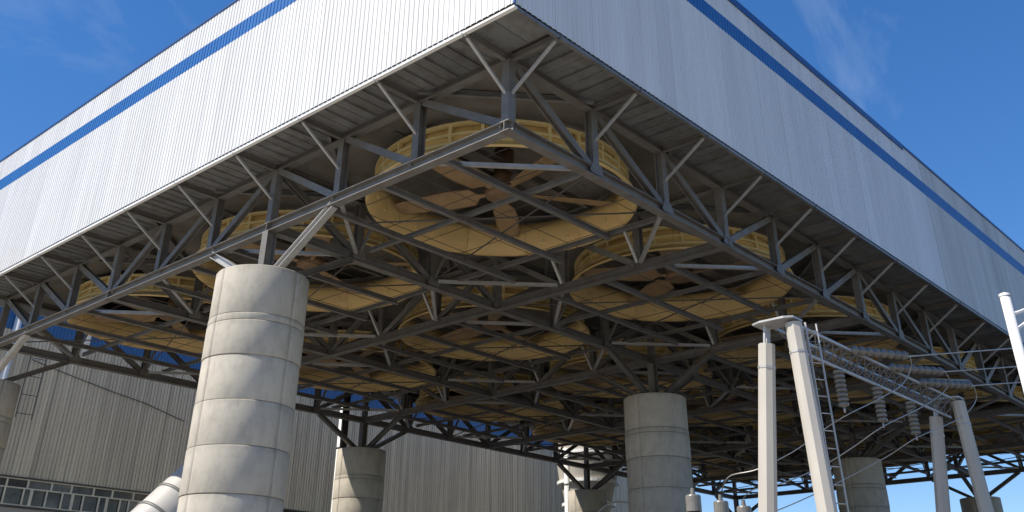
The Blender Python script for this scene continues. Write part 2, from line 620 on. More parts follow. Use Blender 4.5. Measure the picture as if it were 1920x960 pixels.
def make_fan():
    t = thing('cooling_fan', 'yellow-rimmed fan nearest the platform corner', 'fan', (CX, CY, 1.2), 'large cooling fans under the deck')
    c = (CX, CY, 0)
    th = 0.03
    prof_in = [(5.22, 1.29), (5.245, 1.22), (5.20, 1.165), (5.10, 1.20), (5.00, 1.30), (4.90, 1.46), (4.81, 1.68), (4.73, 2.0), (4.68, 2.42)]
    prof = prof_in + [(4.71, 2.42), (4.76, 2.0), (4.86, 1.70), (4.99, 1.45), (5.12, 1.28), (5.17, 1.245)]
    ns = 12
    for k in range(ns):
        a0 = 2 * math.pi * k / ns + 0.002
        a1 = 2 * math.pi * (k + 1) / ns - 0.002
        if k == 0:
            me = MB().lathe(prof, (0, 0, 0), 9, a0, a1, True, True, False).mesh('ring_panel', 'yellow')
        o = inst('ring_panel', me, t, (0, 0, -1.2))
        o.rotation_euler = (0, 0, 2 * math.pi * k / ns)
    for z, r0, r1 in ((1.52, 4.93, 5.04), (1.90, 4.80, 4.97), (2.32, 4.76, 4.97)):
        MB().lathe([(r0, z - 0.045), (r1, z - 0.045), (r1, z + 0.045), (r0, z + 0.045)], c, 60, closed_prof=True, smooth=False).part('ring_flange', 'yellow_pale', t)
    rib = None
    for k in range(26):
        a = 2 * math.pi * (k + 0.5) / 26
        if rib is None:
            rib = MB().box((4.78, -0.055, 1.566), (4.945, 0.055, 2.274)).mesh('ring_rib', 'yellow_pale')
        o = inst('ring_rib', rib, t, (0, 0, -1.2))
        o.rotation_euler = (0, 0, a)
    # hub and blades
    MB().lathe([(0.0, 1.55), (0.35, 1.56), (0.62, 1.64), (0.66, 1.78), (0.66, 1.98), (0.45, 2.06), (0.0, 2.06)], c, 24).part('hub', 'hub', t)
    MB().rod((CX, CY, 2.05), (CX, CY, 2.75), 0.34, 16).part('gearbox', 'hub', t)
    bl = None
    nb = 5
    for k in range(nb):
        if bl is None:
            mb = MB()
            st = [(0.55, 0.20, 0.16, 12), (0.95, 0.22, 0.15, 14), (1.25, 0.95, 0.10, 20), (2.2, 1.12, 0.075, 17),
                  (3.4, 1.02, 0.06, 13), (4.35, 0.88, 0.045, 10), (4.56, 0.74, 0.035, 9)]
            n = 10
            for r, ch, tk, tw in st:
                tw = rad(tw)
                for q in range(n):
                    a = 2 * math.pi * q / n
                    y = 0.5 * ch * math.cos(a)
                    z = 0.5 * tk * math.sin(a) + 0.03 * (1 - (2 * y / ch) ** 2)
                    mb.v.append(Vector((r, y * math.cos(tw) - z * math.sin(tw), y * math.sin(tw) + z * math.cos(tw))))
            for s in range(len(st) - 1):
                for q in range(n):
                    a, b = s * n + q, s * n + (q + 1) % n
                    mb.f.append((a, b, b + n, a + n))
                    mb.sm.append(True)
            mb.f.append(tuple(range(n)))
            mb.f.append(tuple((len(st) - 1) * n + q for q in reversed(range(n))))
            mb.sm += [False, False]
            bl = mb.mesh('blade', 'blade')
        o = inst('blade', bl, t, (0, 0, 0.62))
        o.rotation_euler = (0, 0, rad(110) + 2 * math.pi * k / nb)
    # motor bridge over the fan
    for s in (-0.55, 0.55):
        MB().ibeam((CX - 5.2, CY + s, 2.72), (CX + 5.2, CY + s, 2.72), 0.28, 0.16).part('bridge_beam', 'steel', t)
    MB().rod((CX + 0.1, CY, 2.7), (CX + 0.1, CY, 3.7), 0.4, 14).part('motor', 'hub', t)
    # guard wires under the fan
    mb = MB()
    for k in range(-2, 3):
        d = k * 2.0 + 0.3
        if abs(d) < 5.0:
            h = math.sqrt(5.2 ** 2 - d * d)
            mb.rod((CX - h, CY + d, 1.13), (CX + h, CY + d, 1.13), 0.014, 5)
            mb.rod((CX + d, CY - h, 1.10), (CX + d, CY + h, 1.10), 0.014, 5)
    w = mb.part('guard_wire', 'wire', t)
    w['kind'] = 'stuff'
    return t


fan0 = make_fan()
rows = ['front row by the shaded wall', 'middle row of three', 'rear row by the hall']


def fan_label(i, j):
    if (i, j) == (0, 0):
        return fan0['label']
    return f'{ORD[i]} fan from the sunlit edge, {rows[j]}'


for i in range(NFX):
    for j in range(NFY):
        if i or j:
            f = copy_tree(fan0, (CX + i * 3 * SB, CY + j * 3 * SA, 1.2), fan_label(i, j))
            rr = random.choice((0, 11, -14, 25, 33, 47))
            for ch in f.children:
                if ch.name.startswith('blade'):
                    ch.rotation_euler.z += rad(rr)

# deck plate of every cell with a round hole, deck beams
def deck_cell():
    n = 64
    mb = MB()
    inn, outr = [], []
    hx, hy = 1.5 * SB - 0.02, 1.5 * SA - 0.02
    for k in range(n):
        a = 2 * math.pi * k / n
        c, s = math.cos(a), math.sin(a)
        m = min(hx / max(abs(c), 1e-6), hy / max(abs(s), 1e-6))
        inn.append((4.74 * c, 4.74 * s))
        outr.append((m * c, m * s))
    # move the nearest samples onto the corners
    for sx in (-1, 1):
        for sy in (-1, 1):
            kk = min(range(n), key=lambda q: (outr[q][0] - sx * hx) ** 2 + (outr[q][1] - sy * hy) ** 2)
            outr[kk] = (sx * hx, sy * hy)
    for z in (H + 0.22, H + 0.30):
        mb.v += [Vector((x, y, z)) for x, y in inn] + [Vector((x, y, z)) for x, y in outr]
    for k in range(n):
        q = (k + 1) % n
        mb.f.append((k, n + k, n + q, q))
        mb.f.append((2 * n + q, 3 * n + q, 3 * n + k, 2 * n + k))
        mb.f.append((q, 2 * n + q, 2 * n + k, k))
        mb.sm += [False] * 3
    return mb.mesh('deck_plate', 'deck')


deck = thing('fan_deck', 'dark steel deck with round fan openings over the whole platform', 'deck', (0, 0, H))
dme = deck_cell()
beam_x = MB().ibeam((-1.5 * SB + 0.2, 0, 0.07), (1.5 * SB - 0.2, 0, 0.07), 0.24, 0.16).mesh('deck_beam', 'soffit')
beam_d = MB().ibeam((-2.2, 2.0, 0.07), (2.2, -2.0, 0.07), 0.2, 0.14).mesh('deck_beam', 'soffit')
beam_e = MB().ibeam((-2.2, -2.0, 0.07), (2.2, 2.0, 0.07), 0.2, 0.14).mesh('deck_beam', 'soffit')
for i in range(NFX):
    for j in range(NFY):
        x, y = CX + i * 3 * SB, CY + j * 3 * SA
        inst('deck_plate', dme, deck, (x, y, -H))
        for sx, sy, me in ((-1, -1, beam_d), (1, 1, beam_d), (-1, 1, beam_e), (1, -1, beam_e)):
            inst('deck_beam', me, deck, (x + sx * 4.55, y + sy * 4.35, 0))

# bottom bracing of every cell, one thing per cell
br0 = thing('bottom_bracing', 'lattice of bracing beams under the corner fan', 'bracing', (0, 0, 0), 'bracing beams under the fans')
for a, x1 in ((0.75, 2.18), (1.5, 2.36), (2.25, 2.5)):
    MB().ibeam((0.2, a * SA, 0.02), (x1 * SB, a * SA, 0.02), 0.20, 0.18).part('bracing_beam', 'steel', br0)
for b in (1.04, 2.2):
    MB().ibeam((b * SB, 0.2, 0.23), (b * SB, 2.85 * SA, 0.23), 0.17, 0.16).part('bracing_beam', 'steel', br0)
for (x0, y0, x1, y1) in ((0, 1, 1, 0), (2, 3, 3, 2), (0, 2, 1, 3), (2, 0, 3, 1)):
    p0, p1 = Vector((x0 * SB, y0 * SA, 0.14)), Vector((x1 * SB, y1 * SA, 0.14))
    d = (p1 - p0).normalized() * 0.3
    MB().bar(p0 + d, p1 - d, 0.13, 0.15).part('corner_brace', 'galv', br0)
for k in (1, 2):
    MB().bar((k * SB, 3 * SA - 0.15, 0.2), (k * SB, 3 * SA - 1.7, H - 0.05), 0.10, 0.11).part('knee_brace', 'steel', br0)
    MB().bar((3 * SB - 0.15, k * SA, 0.2), (3 * SB - 1.7, k * SA, H - 0.05), 0.10, 0.11).part('knee_brace', 'galv', br0)
    MB().rod((k * SB + 0.1, 0.3, 0.1), (k * SB + SB - 0.1 if k == 1 else 0.3, 3 * SA - 0.3, 0.1), 0.03, 6).part('tie_rod', 'wire', br0)
for i in range(NFX):
    for j in range(NFY):
        if i or j:
            copy_tree(br0, (i * 3 * SB, j * 3 * SA, 0), f'bracing under {ORD[i]} fan from the sunlit edge, {rows[j]}')

# conduits and a cable tray along the long truss behind the front fans
t = thing('cable_tray', 'conduits on a cable tray along the long truss behind the front fans', 'cable tray', (0, 3 * SA + 0.5, 0.3))
MB().box((0.4, 3 * SA + 0.30, 0.24), (NB * SB - 0.4, 3 * SA + 0.72, 0.27)).part('tray', 'galv', t)
for k, rr in enumerate((0.04, 0.06, 0.035)):
    MB().rod((0.4, 3 * SA + 0.38 + 0.13 * k, 0.33), (NB * SB - 0.4, 3 * SA + 0.38 + 0.13 * k, 0.33), rr, 8).part('conduit', 'insul_dark' if k else 'galv', t)

# finned tube bundles: dark A-frames standing on the deck
for i in range(NFX):
    t = thing('tube_bundle', f'dark finned tube bundles above the {ORD[i]} fans from the sunlit left edge', 'heat exchanger', (CX + i * 3 * SB, 0, H + 0.3), 'finned tube bundles above the fans')
    x = CX + i * 3 * SB
    for s in (-1, 1):
        p0 = Vector((x + s * 6.1, 0, H + 0.55))
        p1 = Vector((x + s * 0.5, 0, WT - 1.0))
        mb = MB()
        n = Vector((p1.z - p0.z, 0, -(p1.x - p0.x))).normalized() * 0.15
        a = [p0 - n, p0 + n, p1 + n, p1 - n]
        b = [q + Vector((0, NA * SA, 0)) for q in a]
        mb.add(a + b, [(0, 1, 2, 3), (7, 6, 5, 4), (0, 4, 5, 1), (1, 5, 6, 2), (2, 6, 7, 3), (3, 7, 4, 0)])
        mb.part('tube_panel', 'bundle' if s < 0 else 'bundle_lit', t)
    for y in (0.1, NA * SA - 0.25):  # unseen end closures, added to keep sun out of the A-frames
        pr = [(x - 6.0, y), (x + 6.0, y), (x + 0.45, y), (x - 0.45, y)]
        zz = [H + 0.5, H + 0.5, WT - 1.1, WT - 1.1]
        a = [Vector((p[0], y, z)) for p, z in zip(pr, zz)]
        b = [q + Vector((0, 0.12, 0)) for q in a]
        MB().add(a + b, [(0, 1, 2, 3), (7, 6, 5, 4), (0, 4, 5, 1), (1, 5, 6, 2), (2, 6, 7, 3), (3, 7, 4, 0)]).part('sun_stop_panel', 'bundle', t)
    MB().rod((x, 0, WT - 1.0), (x, NA * SA, WT - 1.0), 0.85, 20).part('steam_header', 'bundle', t)

# ------------------------------------------------------------------ wind walls
PITCH = 0.235
SHW = PITCH * 4
GAP = 0.004


def sheet_profile(w=SHW, pitch=PITCH, groove=0.06, depth=0.026):
    pts = [(0, 0)]
    n = round(w / pitch)
    for k in range(n):
        x = k * pitch + pitch * 0.5
        pts += [(x - groove / 2 - 0.008, 0), (x - groove / 2 + 0.008, depth), (x + groove / 2 - 0.008, depth), (x + groove / 2 + 0.008, 0)]
    pts.append((w - GAP, 0))
    return pts


def sheet_mesh(name, m, axis, h, sgn=-1, **kw):
    """a corrugated sheet of height h; outer face on the plane 0, grooves go inward (sgn -1 means outward is -axis)"""
    pr = sheet_profile(**kw)
    mb = MB()
    n = len(pr)
    for z in (0, h):
        for s, d in pr:
            q = d * (-sgn)
            mb.v.append(Vector((q, s, z)) if axis == 'x' else Vector((s, q, z)))
    for k in range(n - 1):
        f = (k, k + 1, n + k + 1, n + k)
        mb.f.append(f if (axis == 'y') == (sgn < 0) else tuple(reversed(f)))
        mb.sm.append(False)
    return mb.mesh(name, m)


Z0, Z1, Z2, Z3 = H + 0.13, 8.07, 8.84, WT - 0.04


def wind_wall(axis, length, label, cap_fn):
    t = thing('wind_wall', label, 'wall', (-OV, -OV, H), 'wind walls round the platform')
    lo = sheet_mesh('cladding_sheet', 'white_sheet', axis, Z1 - Z0)
    st = sheet_mesh('stripe_sheet', 'blue', axis, Z2 - Z1 - 0.004)
    up = sheet_mesh('cladding_sheet', 'white_sheet', axis, Z3 - Z2 - 0.004)
    lo2 = lo.copy(); lo2.materials[0] = M['worn_sheet']
    up2 = up.copy(); up2.materials[0] = M['worn_sheet']
    n = int(length / SHW)
    for k in range(n):
        s = k * SHW
        worn = axis == 'y' and s > 33.2
        j = (random.random() - 0.5) * 0.006
        for nm, me, z, dj in (('cladding_sheet', lo2 if worn else lo, Z0, j), ('stripe_sheet', st, Z1 + 0.002, -0.004), ('cladding_sheet', up2 if worn else up, Z2 + 0.002, j)):
            inst(nm, me, t, (dj, s, z - H) if axis == 'x' else (s, dj, z - H))
    L = n * SHW
    # inner liner closes the wall behind the sheets
    if axis == 'x':
        MB().box((-OV + 0.06, -OV + 0.05, Z0 + 0.03), (-OV + 0.12, -OV + L, Z3)).part('liner', 'steel_dark', t)
    else:
        MB().box((-OV + 0.13, -OV + 0.06, Z0 + 0.03), (-OV + L, -OV + 0.12, Z3)).part('liner', 'steel_dark', t)
    for s0, s1, h in cap_fn:
        a, b = -OV + s0, -OV + min(s1, L)
        if axis == 'x':
            MB().box((-OV - 0.05, a, WT - h), (-OV + 0.2, b, WT)).part('cap_flashing', 'blue_cap', t)
        else:
            MB().box((a, -OV - 0.05, WT - h), (b, -OV + 0.2, WT)).part('cap_flashing', 'blue_cap', t)
    return t, L


LL = NA * SA + 2 * OV
LR = NB * SB + 2 * OV
wl_, _ = wind_wall('x', LL, 'bright sunlit white ribbed wall with a blue stripe, left of the corner', [(0, 99, 0.10)])
wr_, _ = wind_wall('y', LR, 'shaded white ribbed wall with a blue stripe, right of the corner', [(0.26, 31.6, 0.36), (31.62, 99, 0.14)])
MB().box((-OV - 0.018, -OV - 0.02, Z0 - 0.02), (-OV + 0.045, -OV + 0.05, WT - 0.42)).part('corner_trim', 'blue_cap', wr_)
# far sides of the box close it (rear and end)
t = thing('rear_wall', 'plain ribbed rear wall of the platform facing the hall', 'wall', (-OV, NA * SA + OV, H))
MB().box((-OV + 0.2, NA * SA + OV - 0.1, Z0), (NB * SB + OV - 0.15, NA * SA + OV, Z3)).part('cladding', 'white_sheet', t)
t = thing('end_wall', 'plain ribbed end wall at the far end of the platform', 'wall', (NB * SB + OV, -OV, H))
MB().box((NB * SB + OV - 0.1, -OV + 0.2, Z0), (NB * SB + OV, NA * SA + OV - 0.15, Z3)).part('cladding', 'white_sheet', t)

# ------------------------------------------------------------------ overhang soffits
SZ = H + 0.11


def soffit(axis, npan, step, label, mirror=False, off=0.0):
    t = thing('overhang_soffit', label, 'soffit', (0, 0, H), 'soffits under the wall overhang')
    np_ = 4
    w = step / np_
    g = 0.034
    d0, d1 = -OV + 0.1, -0.19
    me = None
    for k in range(npan * np_):
        if me is None:
            mb = MB()
            if axis == 'x':
                mb.box((d0, g, 0), (d1, w - g, 0.04))
                for q in (g, w / 2 - 0.02, w - g - 0.03):
                    mb.box((d0, q, -0.028), (d1, q + 0.03, -0.001))
            else:
                mb.box((g, d0, 0), (w - g, d1, 0.04))
                for q in (g, w / 2 - 0.02, w - g - 0.03):
                    mb.box((q, d0, -0.028), (q + 0.03, d1, -0.001))
            me = mb.mesh('soffit_panel', 'soffit')
        j = (random.random() - 0.5) * 0.012
        inst('soffit_panel', me, t, (0, k * w, SZ - H + j) if axis == 'x' else (k * w, 0, SZ - H + j))
    if axis == 'x':
        MB().box((-OV + 0.08, -OV + 0.1, SZ + 0.06), (-0.05, npan * step, SZ + 0.09)).part('backing_sheet', 'steel_dark', t)
    else:
        MB().box((-0.04, -OV + 0.1, SZ + 0.062), (npan * step, -0.05, SZ + 0.092)).part('backing_sheet', 'steel_dark', t)
    rb = kb = eb = None
    for k in range(npan + 1):
        if rb is None:
            if axis == 'x':
                rb = MB().ibeam((-OV + 0.06, 0, -0.02), (-0.17, 0, -0.02), 0.2, 0.15).mesh('soffit_beam', 'steel')
                kb = MB().bar((-0.12, 0.0, -H * 0.53), (-OV + 0.16, 0.0, -0.12), 0.075, 0.09).mesh('kicker_brace', 'galv')
                eb = MB().box((-OV - 0.04, 0.05, -0.075), (-OV + 0.1, step - 0.05, -0.005)).box((-OV + 0.045, 0, -0.004), (-OV + 0.1, step, 0.12)).mesh('edge_channel', 'pipe')
            else:
                rb = MB().ibeam((0, -OV + 0.06, -0.02), (0, -0.17, -0.02), 0.2, 0.15).mesh('soffit_beam', 'steel')
                kb = MB().bar((0.0, -0.12, -H * 0.53), (0.0, -OV + 0.16, -0.12), 0.075, 0.09).mesh('kicker_brace', 'galv')
                eb = MB().box((0.05, -OV - 0.04, -0.10), (step - 0.05, -OV + 0.1, 0.0)).box((0, -OV + 0.045, 0.001), (step, -OV + 0.1, 0.12)).mesh('edge_channel', 'soffit')
        p = (0, k * step, 0) if axis == 'x' else (k * step, 0, 0)
        inst('soffit_beam', rb, t, p)
        inst('kicker_brace', kb, t, p)
        if k < npan:
            inst('edge_channel', eb, t, p)
    # the square at the corner
    if axis == 'x':
        for q in range(2):
            x0 = -OV + 0.1
            MB().box((x0, -OV + 0.1 + q * 0.98, SZ), (-0.19, -OV + 0.1 + q * 0.98 + 0.95, SZ + 0.04)).part('soffit_panel', 'soffit', t)
        MB().box((-OV - 0.04, -OV - 0.04, H - 0.075), (-OV + 0.1, -0.05, H - 0.005)).part('edge_channel', 'pipe', t)
    else:
        MB().box((-OV + 0.11, -OV - 0.04, H - 0.10), (-0.05, -OV + 0.1, H)).part('edge_channel', 'soffit', t)
    return t


soffit('x', NA, SA, 'bluish grey soffit panels under the sunlit left wall')
soffit('y', NB, SB, 'stained brown-grey soffit panels under the shaded right wall')

# rear overhang, plain
t = thing('rear_soffit', 'soffit under the rear overhang of the platform', 'soffit', (0, NA * SA, H))
for k in range(NB):
    MB().box((k * SB + 0.02, NA * SA + 0.19, SZ), ((k + 1) * SB - 0.02, NA * SA + OV - 0.12, SZ + 0.04)).part('soffit_panel', 'soffit', t)
t = thing('end_soffit', 'soffit under the overhang at the far end of the platform', 'soffit', (NB * SB, 0, H))
for k in range(NA):
    MB().box((NB * SB + 0.19, k * SA + 0.02, SZ), (NB * SB + OV - 0.12, (k + 1) * SA - 0.02, SZ + 0.04)).part('soffit_panel', 'soffit', t)

# ------------------------------------------------------------------ turbine hall behind
AW = 50.0
HB0, HB1 = -14.0, 78.0
hall = thing('turbine_hall', 'long grey ribbed hall with a blue band behind the platform', 'building', (HB0, AW, GZ))
ZB0, ZB1 = 4.8, 9.2
ZW1, ZW0 = -4.35, -5.95
HP = 0.25
lom = sheet_mesh('cladding_sheet', 'hall', 'y', ZB0 - ZW1 - 0.13, w=1.0, pitch=HP, groove=0.085, depth=0.075)
blm = sheet_mesh('band_sheet', 'hall_blue', 'y', ZB1 - ZB0 - 0.01, w=1.0, pitch=HP, groove=0.05, depth=0.03)
n = int(HB1 - HB0)
for k in range(n):
    x = k * 1.0
    j = (random.random() - 0.5) * 0.015
    inst('cladding_sheet', lom, hall, (x, j, ZW1 + 0.12 - GZ))
    inst('band_sheet', blm, hall, (x, -0.02, ZB0 - GZ))
MB().box((HB0, AW + 0.15, GZ), (HB1, AW + 30, ZB1 - 0.02)).part('core_wall', 'steel_dark', hall)
MB().box((HB0 - 0.1, AW - 0.1, ZB1), (HB1 + 0.1, AW + 30, ZB1 + 0.25)).part('roof_edge', 'hall_blue', hall)
MB().box((HB0, AW - 0.08, GZ), (HB1, AW + 0.14, ZW0 - 0.14)).part('base_wall', 'far', hall)
MB().box((HB0, AW - 0.14, ZW0 - 0.13), (HB1, AW + 0.14, ZW0 - 0.01)).part('sill', 'steel_dark', hall)
MB().box((HB0, AW - 0.12, ZW1 + 0.02), (HB1, AW + 0.14, ZW1 + 0.11)).part('lintel', 'steel_dark', hall)
# ribbon window
wf = MB()
x = 2.0
random.seed(3)
ZT = ZW1 - 0.55
pane_w = [1.05, 0.75, 0.7, 1.1, 0.62, 0.9, 0.66, 1.2, 0.55, 0.95]
win = thing('ribbon_window', 'strip of small framed panes along the foot of the ribbed hall, lower left', 'window', (2.0, AW, ZW0))
k = 0
wf.box((2.0, AW - 0.07, ZW0 + 0.0), (20.0, AW + 0.02, ZW0 + 0.07))
wf.box((2.0, AW - 0.075, ZT - 0.04), (20.0, AW + 0.02, ZT + 0.04))
wf.box((2.0, AW - 0.07, ZW1 - 0.06), (20.0, AW + 0.02, ZW1 + 0.01))
x = 2.05
while x < 19.8:
    w = pane_w[k % len(pane_w)]
    m = 0.20 if k % 3 == 0 else 0.11
    wf.box((x - m, AW - 0.066, ZW0 + 0.07), (x, AW + 0.02, ZT - 0.04))
    MB().box((x + 0.003, AW - 0.02 - 0.01 * (k % 3), ZW0 + 0.075), (x + w - 0.205, AW + 0.05, ZT - 0.045)).part('pane', 'glass', win)
    x += w
    k += 1
x = 2.05
k = 0
while x < 19.5:
    w = 1.35 + 0.2 * (k % 2)
    wf.box((x - 0.12, AW - 0.064, ZT + 0.04), (x, AW + 0.02, ZW1 - 0.06))
    MB().box((x + 0.003, AW - 0.02, ZT + 0.045), (x + w - 0.123, AW + 0.05, ZW1 - 0.065)).part('pane', 'glass', win)
    x += w
    k += 1
wf.part('window_frame', 'frame', win)
# thin dark line sloping across the cladding
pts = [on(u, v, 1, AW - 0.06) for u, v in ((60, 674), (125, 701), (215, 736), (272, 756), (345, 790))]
MB().tube(pts, 0.026, 6).top('cable', 'insul_dark', 'thin dark line sloping across the ribbed hall wall', 'cable')

# downpipes on the hall
for u, v, lb in ((30, 620, 'pale downpipe on the hall wall near the left edge'), (163, 640, 'pale downpipe on the hall wall left of the large column')):
    p = on(u, v, 1, AW - 0.25)
    t = MB().rod((p.x, AW - 0.25, GZ if u < 100 else 3.6), (p.x, AW - 0.25, 8.5), 0.24, 12).top('downpipe', 'pipe', lb, 'pipe', base=(p.x, AW - 0.25, GZ))
# ladder on the hall wall
p = on(55, 690, 1, AW - 0.5)
ld = thing('wall_ladder', 'thin dark ladder with wide rungs on the hall wall at far left', 'ladder', (p.x, AW - 0.5, -2))
for s in (-0.1, 0.95):
    MB().bar((p.x + s, AW - 0.5, -0.8), (p.x + s, AW - 0.5, 3.6), 0.045, 0.045).part('rail', 'insul_dark', ld)
for k in range(4):
    z = -0.5 + k * 1.2
    MB().bar((p.x - 0.1, AW - 0.5, z), (p.x + 0.95, AW - 0.5, z), 0.04, 0.04).part('rung', 'insul_dark', ld)

# ------------------------------------------------------------------ ducts and pipes
DA = 26.0
p0 = on(283 - 95, 998 + 90, 1, DA)
p1 = on(378, 908, 1, DA)
dv = (p1 - p0).normalized()
t = thing('steam_duct', 'large sunlit white duct with dark joint rings, behind the large column', 'duct', (p0.x, DA, GZ))
DR = 1.3
pk = p1 + dv * 0.6
pts = [p0 - dv * 4, p0, p1, pk]
xe, ze = pk.x, pk.z
for k in range(1, 9):
    a = rad(k * 135 / 8)
    # bend over the top and turn down behind the column
    c = pk + Vector((dv.z, 0, -dv.x)) * 1.6
    v = Vector((-dv.z, 0, dv.x)) * 1.6
    pts.append(c + Vector((v.x * math.cos(a) + v.z * math.sin(a), 0, -v.x * math.sin(a) + v.z * math.cos(a))))
pts.append(Vector((pts[-1].x, DA, GZ)))
MB().tube(pts, DR, 40).part('duct_shell', 'duct', t)
for u, v in ((300, 902), (262, 935), (224, 975)):
    q = on(u, v, 1, DA)
    s = (q - p0).dot(dv)
    c = p0 + dv * s
    MB().rod(c - dv * 0.06, c + dv * 0.06, DR + 0.05, 40).part('joint_ring', 'duct_ring', t)

t = thing('riser_duct', 'big white flanged duct rising behind the far dark column', 'duct', (58.0, 42.2, GZ))
MB().lathe([(2.05, GZ), (2.05, -1.9), (2.2, -1.7), (2.62, 0.0), (2.75, 0.3), (3.35, 4.6), (3.4, 7.5)], (58.3, 42.2, 0), 40).part('duct_shell', 'pole', t)
for z, r in ((-1.85, 2.55), (0.1, 2.98), (2.6, 3.32), (-4.2, 2.3)):
    MB().lathe([(r - 0.5, z - 0.13), (r, z - 0.13), (r, z + 0.13), (r - 0.5, z + 0.13)], (58.3, 42.2, 0), 40, closed_prof=True, smooth=False).part('flange', 'pipe', t)
for u, r, lb in ((634, 0.32, 'tall white pipe left of the dark column by the hall wall'), (1063, 0.24, 'slim white pipe in front of the big flanged duct')):
    aa = 40.2 if u < 700 else 38.6
    p = on(u, 900, 1, aa)
    t = thing('standpipe', lb, 'pipe', (p.x, aa, GZ))
    MB().rod((p.x, aa, GZ), (p.x, aa, 1.9), r, 18).part('pipe_shaft', 'pipe', t)
    for z in (-1.2, -6.0):
        MB().rod((p.x, aa, z), (p.x, aa, z + 0.12), r + 0.05, 18).part('collar', 'duct_ring', t)
    MB().bar((p.x, aa, -2.2), (p.x + 1.2, aa - 1.2, -2.2), 0.1, 0.1).part('bracket', 'steel_dark', t)
# curved pale hose by the column
pts = [on(u, v, 1, 34.0) for u, v in ((1118, 965), (1128, 953), (1140, 945), (1156, 941), (1176, 942), (1200, 946))]
MB().tube(pts, 0.07, 8).top('hose', 'pipe', 'pale curved hose beside the shaded centre column', 'hose')
# black cable tray beside the rear column head
t = thing('cable_tray', 'dark vertical cable tray beside the rear column head', 'cable tray', (6 * SB - 0.7, NA * SA + 0.9, COL_TOP))
for s in (0, 0.42):
    MB().bar((6 * SB - 1.15 + s, NA * SA + 0.9, COL_TOP - 0.2), (6 * SB - 1.15 + s, NA * SA + 0.9, 2.0), 0.12, 0.12).part('tray_rail', 'insul_dark', t)
MB().box((6 * SB - 1.15, NA * SA + 0.93, COL_TOP - 0.2), (6 * SB - 0.73, NA * SA + 0.97, 2.0)).part('tray_web', 'insul_dark', t)

# ------------------------------------------------------------------ power line gantry
GA = -5.8
q1 = on(1462, 606, 1, GA)
q2 = on(1775, 757, 1, GA)
GB1, GB2, GH = q1.x, q2.x, q1.z


def octo(r):
    return [(r * math.cos(rad(22.5 + 45 * k)), r * math.sin(rad(22.5 + 45 * k))) for k in range(8)]


def gframe(x, label, ladder):
    t = thing('gantry_frame', label, 'gantry', (x, GA, GZ), 'A-frames of the power line gantry')
    for s, (a0, a1) in enumerate(((0.45, 1.58), (-0.38, -0.72))):
        p1 = Vector((x, GA + a0, GH - (0.48 if s == 0 else 0.08)))
        p0 = Vector((x, GA + a1, GZ))
        mb = MB().extrude(octo(0.25), p0, p1, up=(0, 1, 0), prof1=octo(0.215))
        mb.part('leg', 'pole', t)
        if s == 0:
            for dx in (-0.12, 0.0, 0.13):
                MB().bar(p1 + Vector((dx, 0, -0.02)), Vector((x + dx, GA + 0.38, GH)), 0.05, 0.05).part('stud', 'galv', t)
        c = p0 + (p1 - p0) * (0.915 if s else 0.93)
        d = (p1 - p0).normalized()
        MB().extrude(octo(0.232), c - d * 0.03, c + d * 0.03, up=(0, 1, 0)).part('band', 'galv', t)
    pl = [(-0.26, -0.52), (0.26, -0.52), (0.38, -0.30), (0.38, 0.40), (0.26, 0.66), (-0.26, 0.66), (-0.38, 0.40), (-0.38, -0.30)]
    MB().add([(x + a, GA + b, GH) for a, b in pl] + [(x + a, GA + b, GH + 0.05) for a, b in pl],
             [tuple(reversed(range(8))), tuple(range(8, 16))] + [(k, (k + 1) % 8, 8 + (k + 1) % 8, 8 + k) for k in range(8)]).part('cap_plate', 'galv', t)
    if ladder:
        d = Vector((0, -0.16, GZ - GH)).normalized()
        top = Vector((x + 0.22, GA - 0.60, GH - 0.05))
        L = (GH - GZ) * 0.97
        side = Vector((1, 0, 0))
        e = Vector((0.30, -0.16, 0))
        MB().bar(top, top + d * L, 0.045, 0.045).part('ladder_rail', 'galv', t)
        MB().bar(top + e, top + e + d * L, 0.035, 0.035).part('ladder_rail', 'galv', t)
        k = 0.2
        me = MB().rod((0, 0, 0), e, 0.016, 6).mesh('ladder_rung', 'galv')
        while k < L:
            q = top + d * k - Vector((x, GA, GZ))
            inst('ladder_rung', me, t, q)
            k += 0.42
    return t


gframe(GB1, 'sunlit A-frame of two pale poles with a ladder, left end of the gantry', True)
gframe(GB2, 'shaded A-frame of two grey poles, right end of the gantry', False)

t = thing('lattice_beam', 'grey lattice beam joining the two A-frames of the gantry', 'beam', (GB1, GA, GH))
hw, hh = 0.30, 0.52
corners = [(-hw, 0.0), (hw, 0.0), (0.0, -hh)]
x0, x1 = GB1 + 0.35, GB2 + 0.1
for k, (a, z) in enumerate(corners):
    MB().bar((x0, GA + a, GH - 0.02 + z), (x1, GA + a, GH - 0.02 + z), 0.065, 0.065).part('beam_chord', 'galv', t)
nbay = 22
lm = []
st = (x1 - x0) / nbay
for (a, z), (b, w) in ((corners[0], corners[2]), (corners[1], corners[2]), (corners[0], corners[1])):
    for f in (0, 1):
        p, q = ((0, a, z), (st, b, w)) if not f else ((0, b, w), (st, a, z))
        lm.append(MB().bar(p, q, 0.026, 0.026).mesh('lacing_bar', 'steel'))
for k in range(nbay):
    for f in range(3):
        inst('lacing_bar', lm[f * 2 + k % 2], t, (0.35 + k * st, 0, -0.02))
        inst('lacing_bar', lm[f * 2 + 1 - k % 2], t, (0.35 + k * st, 0, -0.02)) if f < 2 else None

# insulator discs
disc = MB().lathe([(0.03, 0.0), (0.05, -0.004), (0.07, -0.022), (0.134, -0.040), (0.138, -0.052), (0.130, -0.066), (0.112, -0.056), (0.05, -0.058), (0.045, -0.115), (0.03, -0.135)], (0, 0, 0), 20).mesh('disc', 'porcelain')

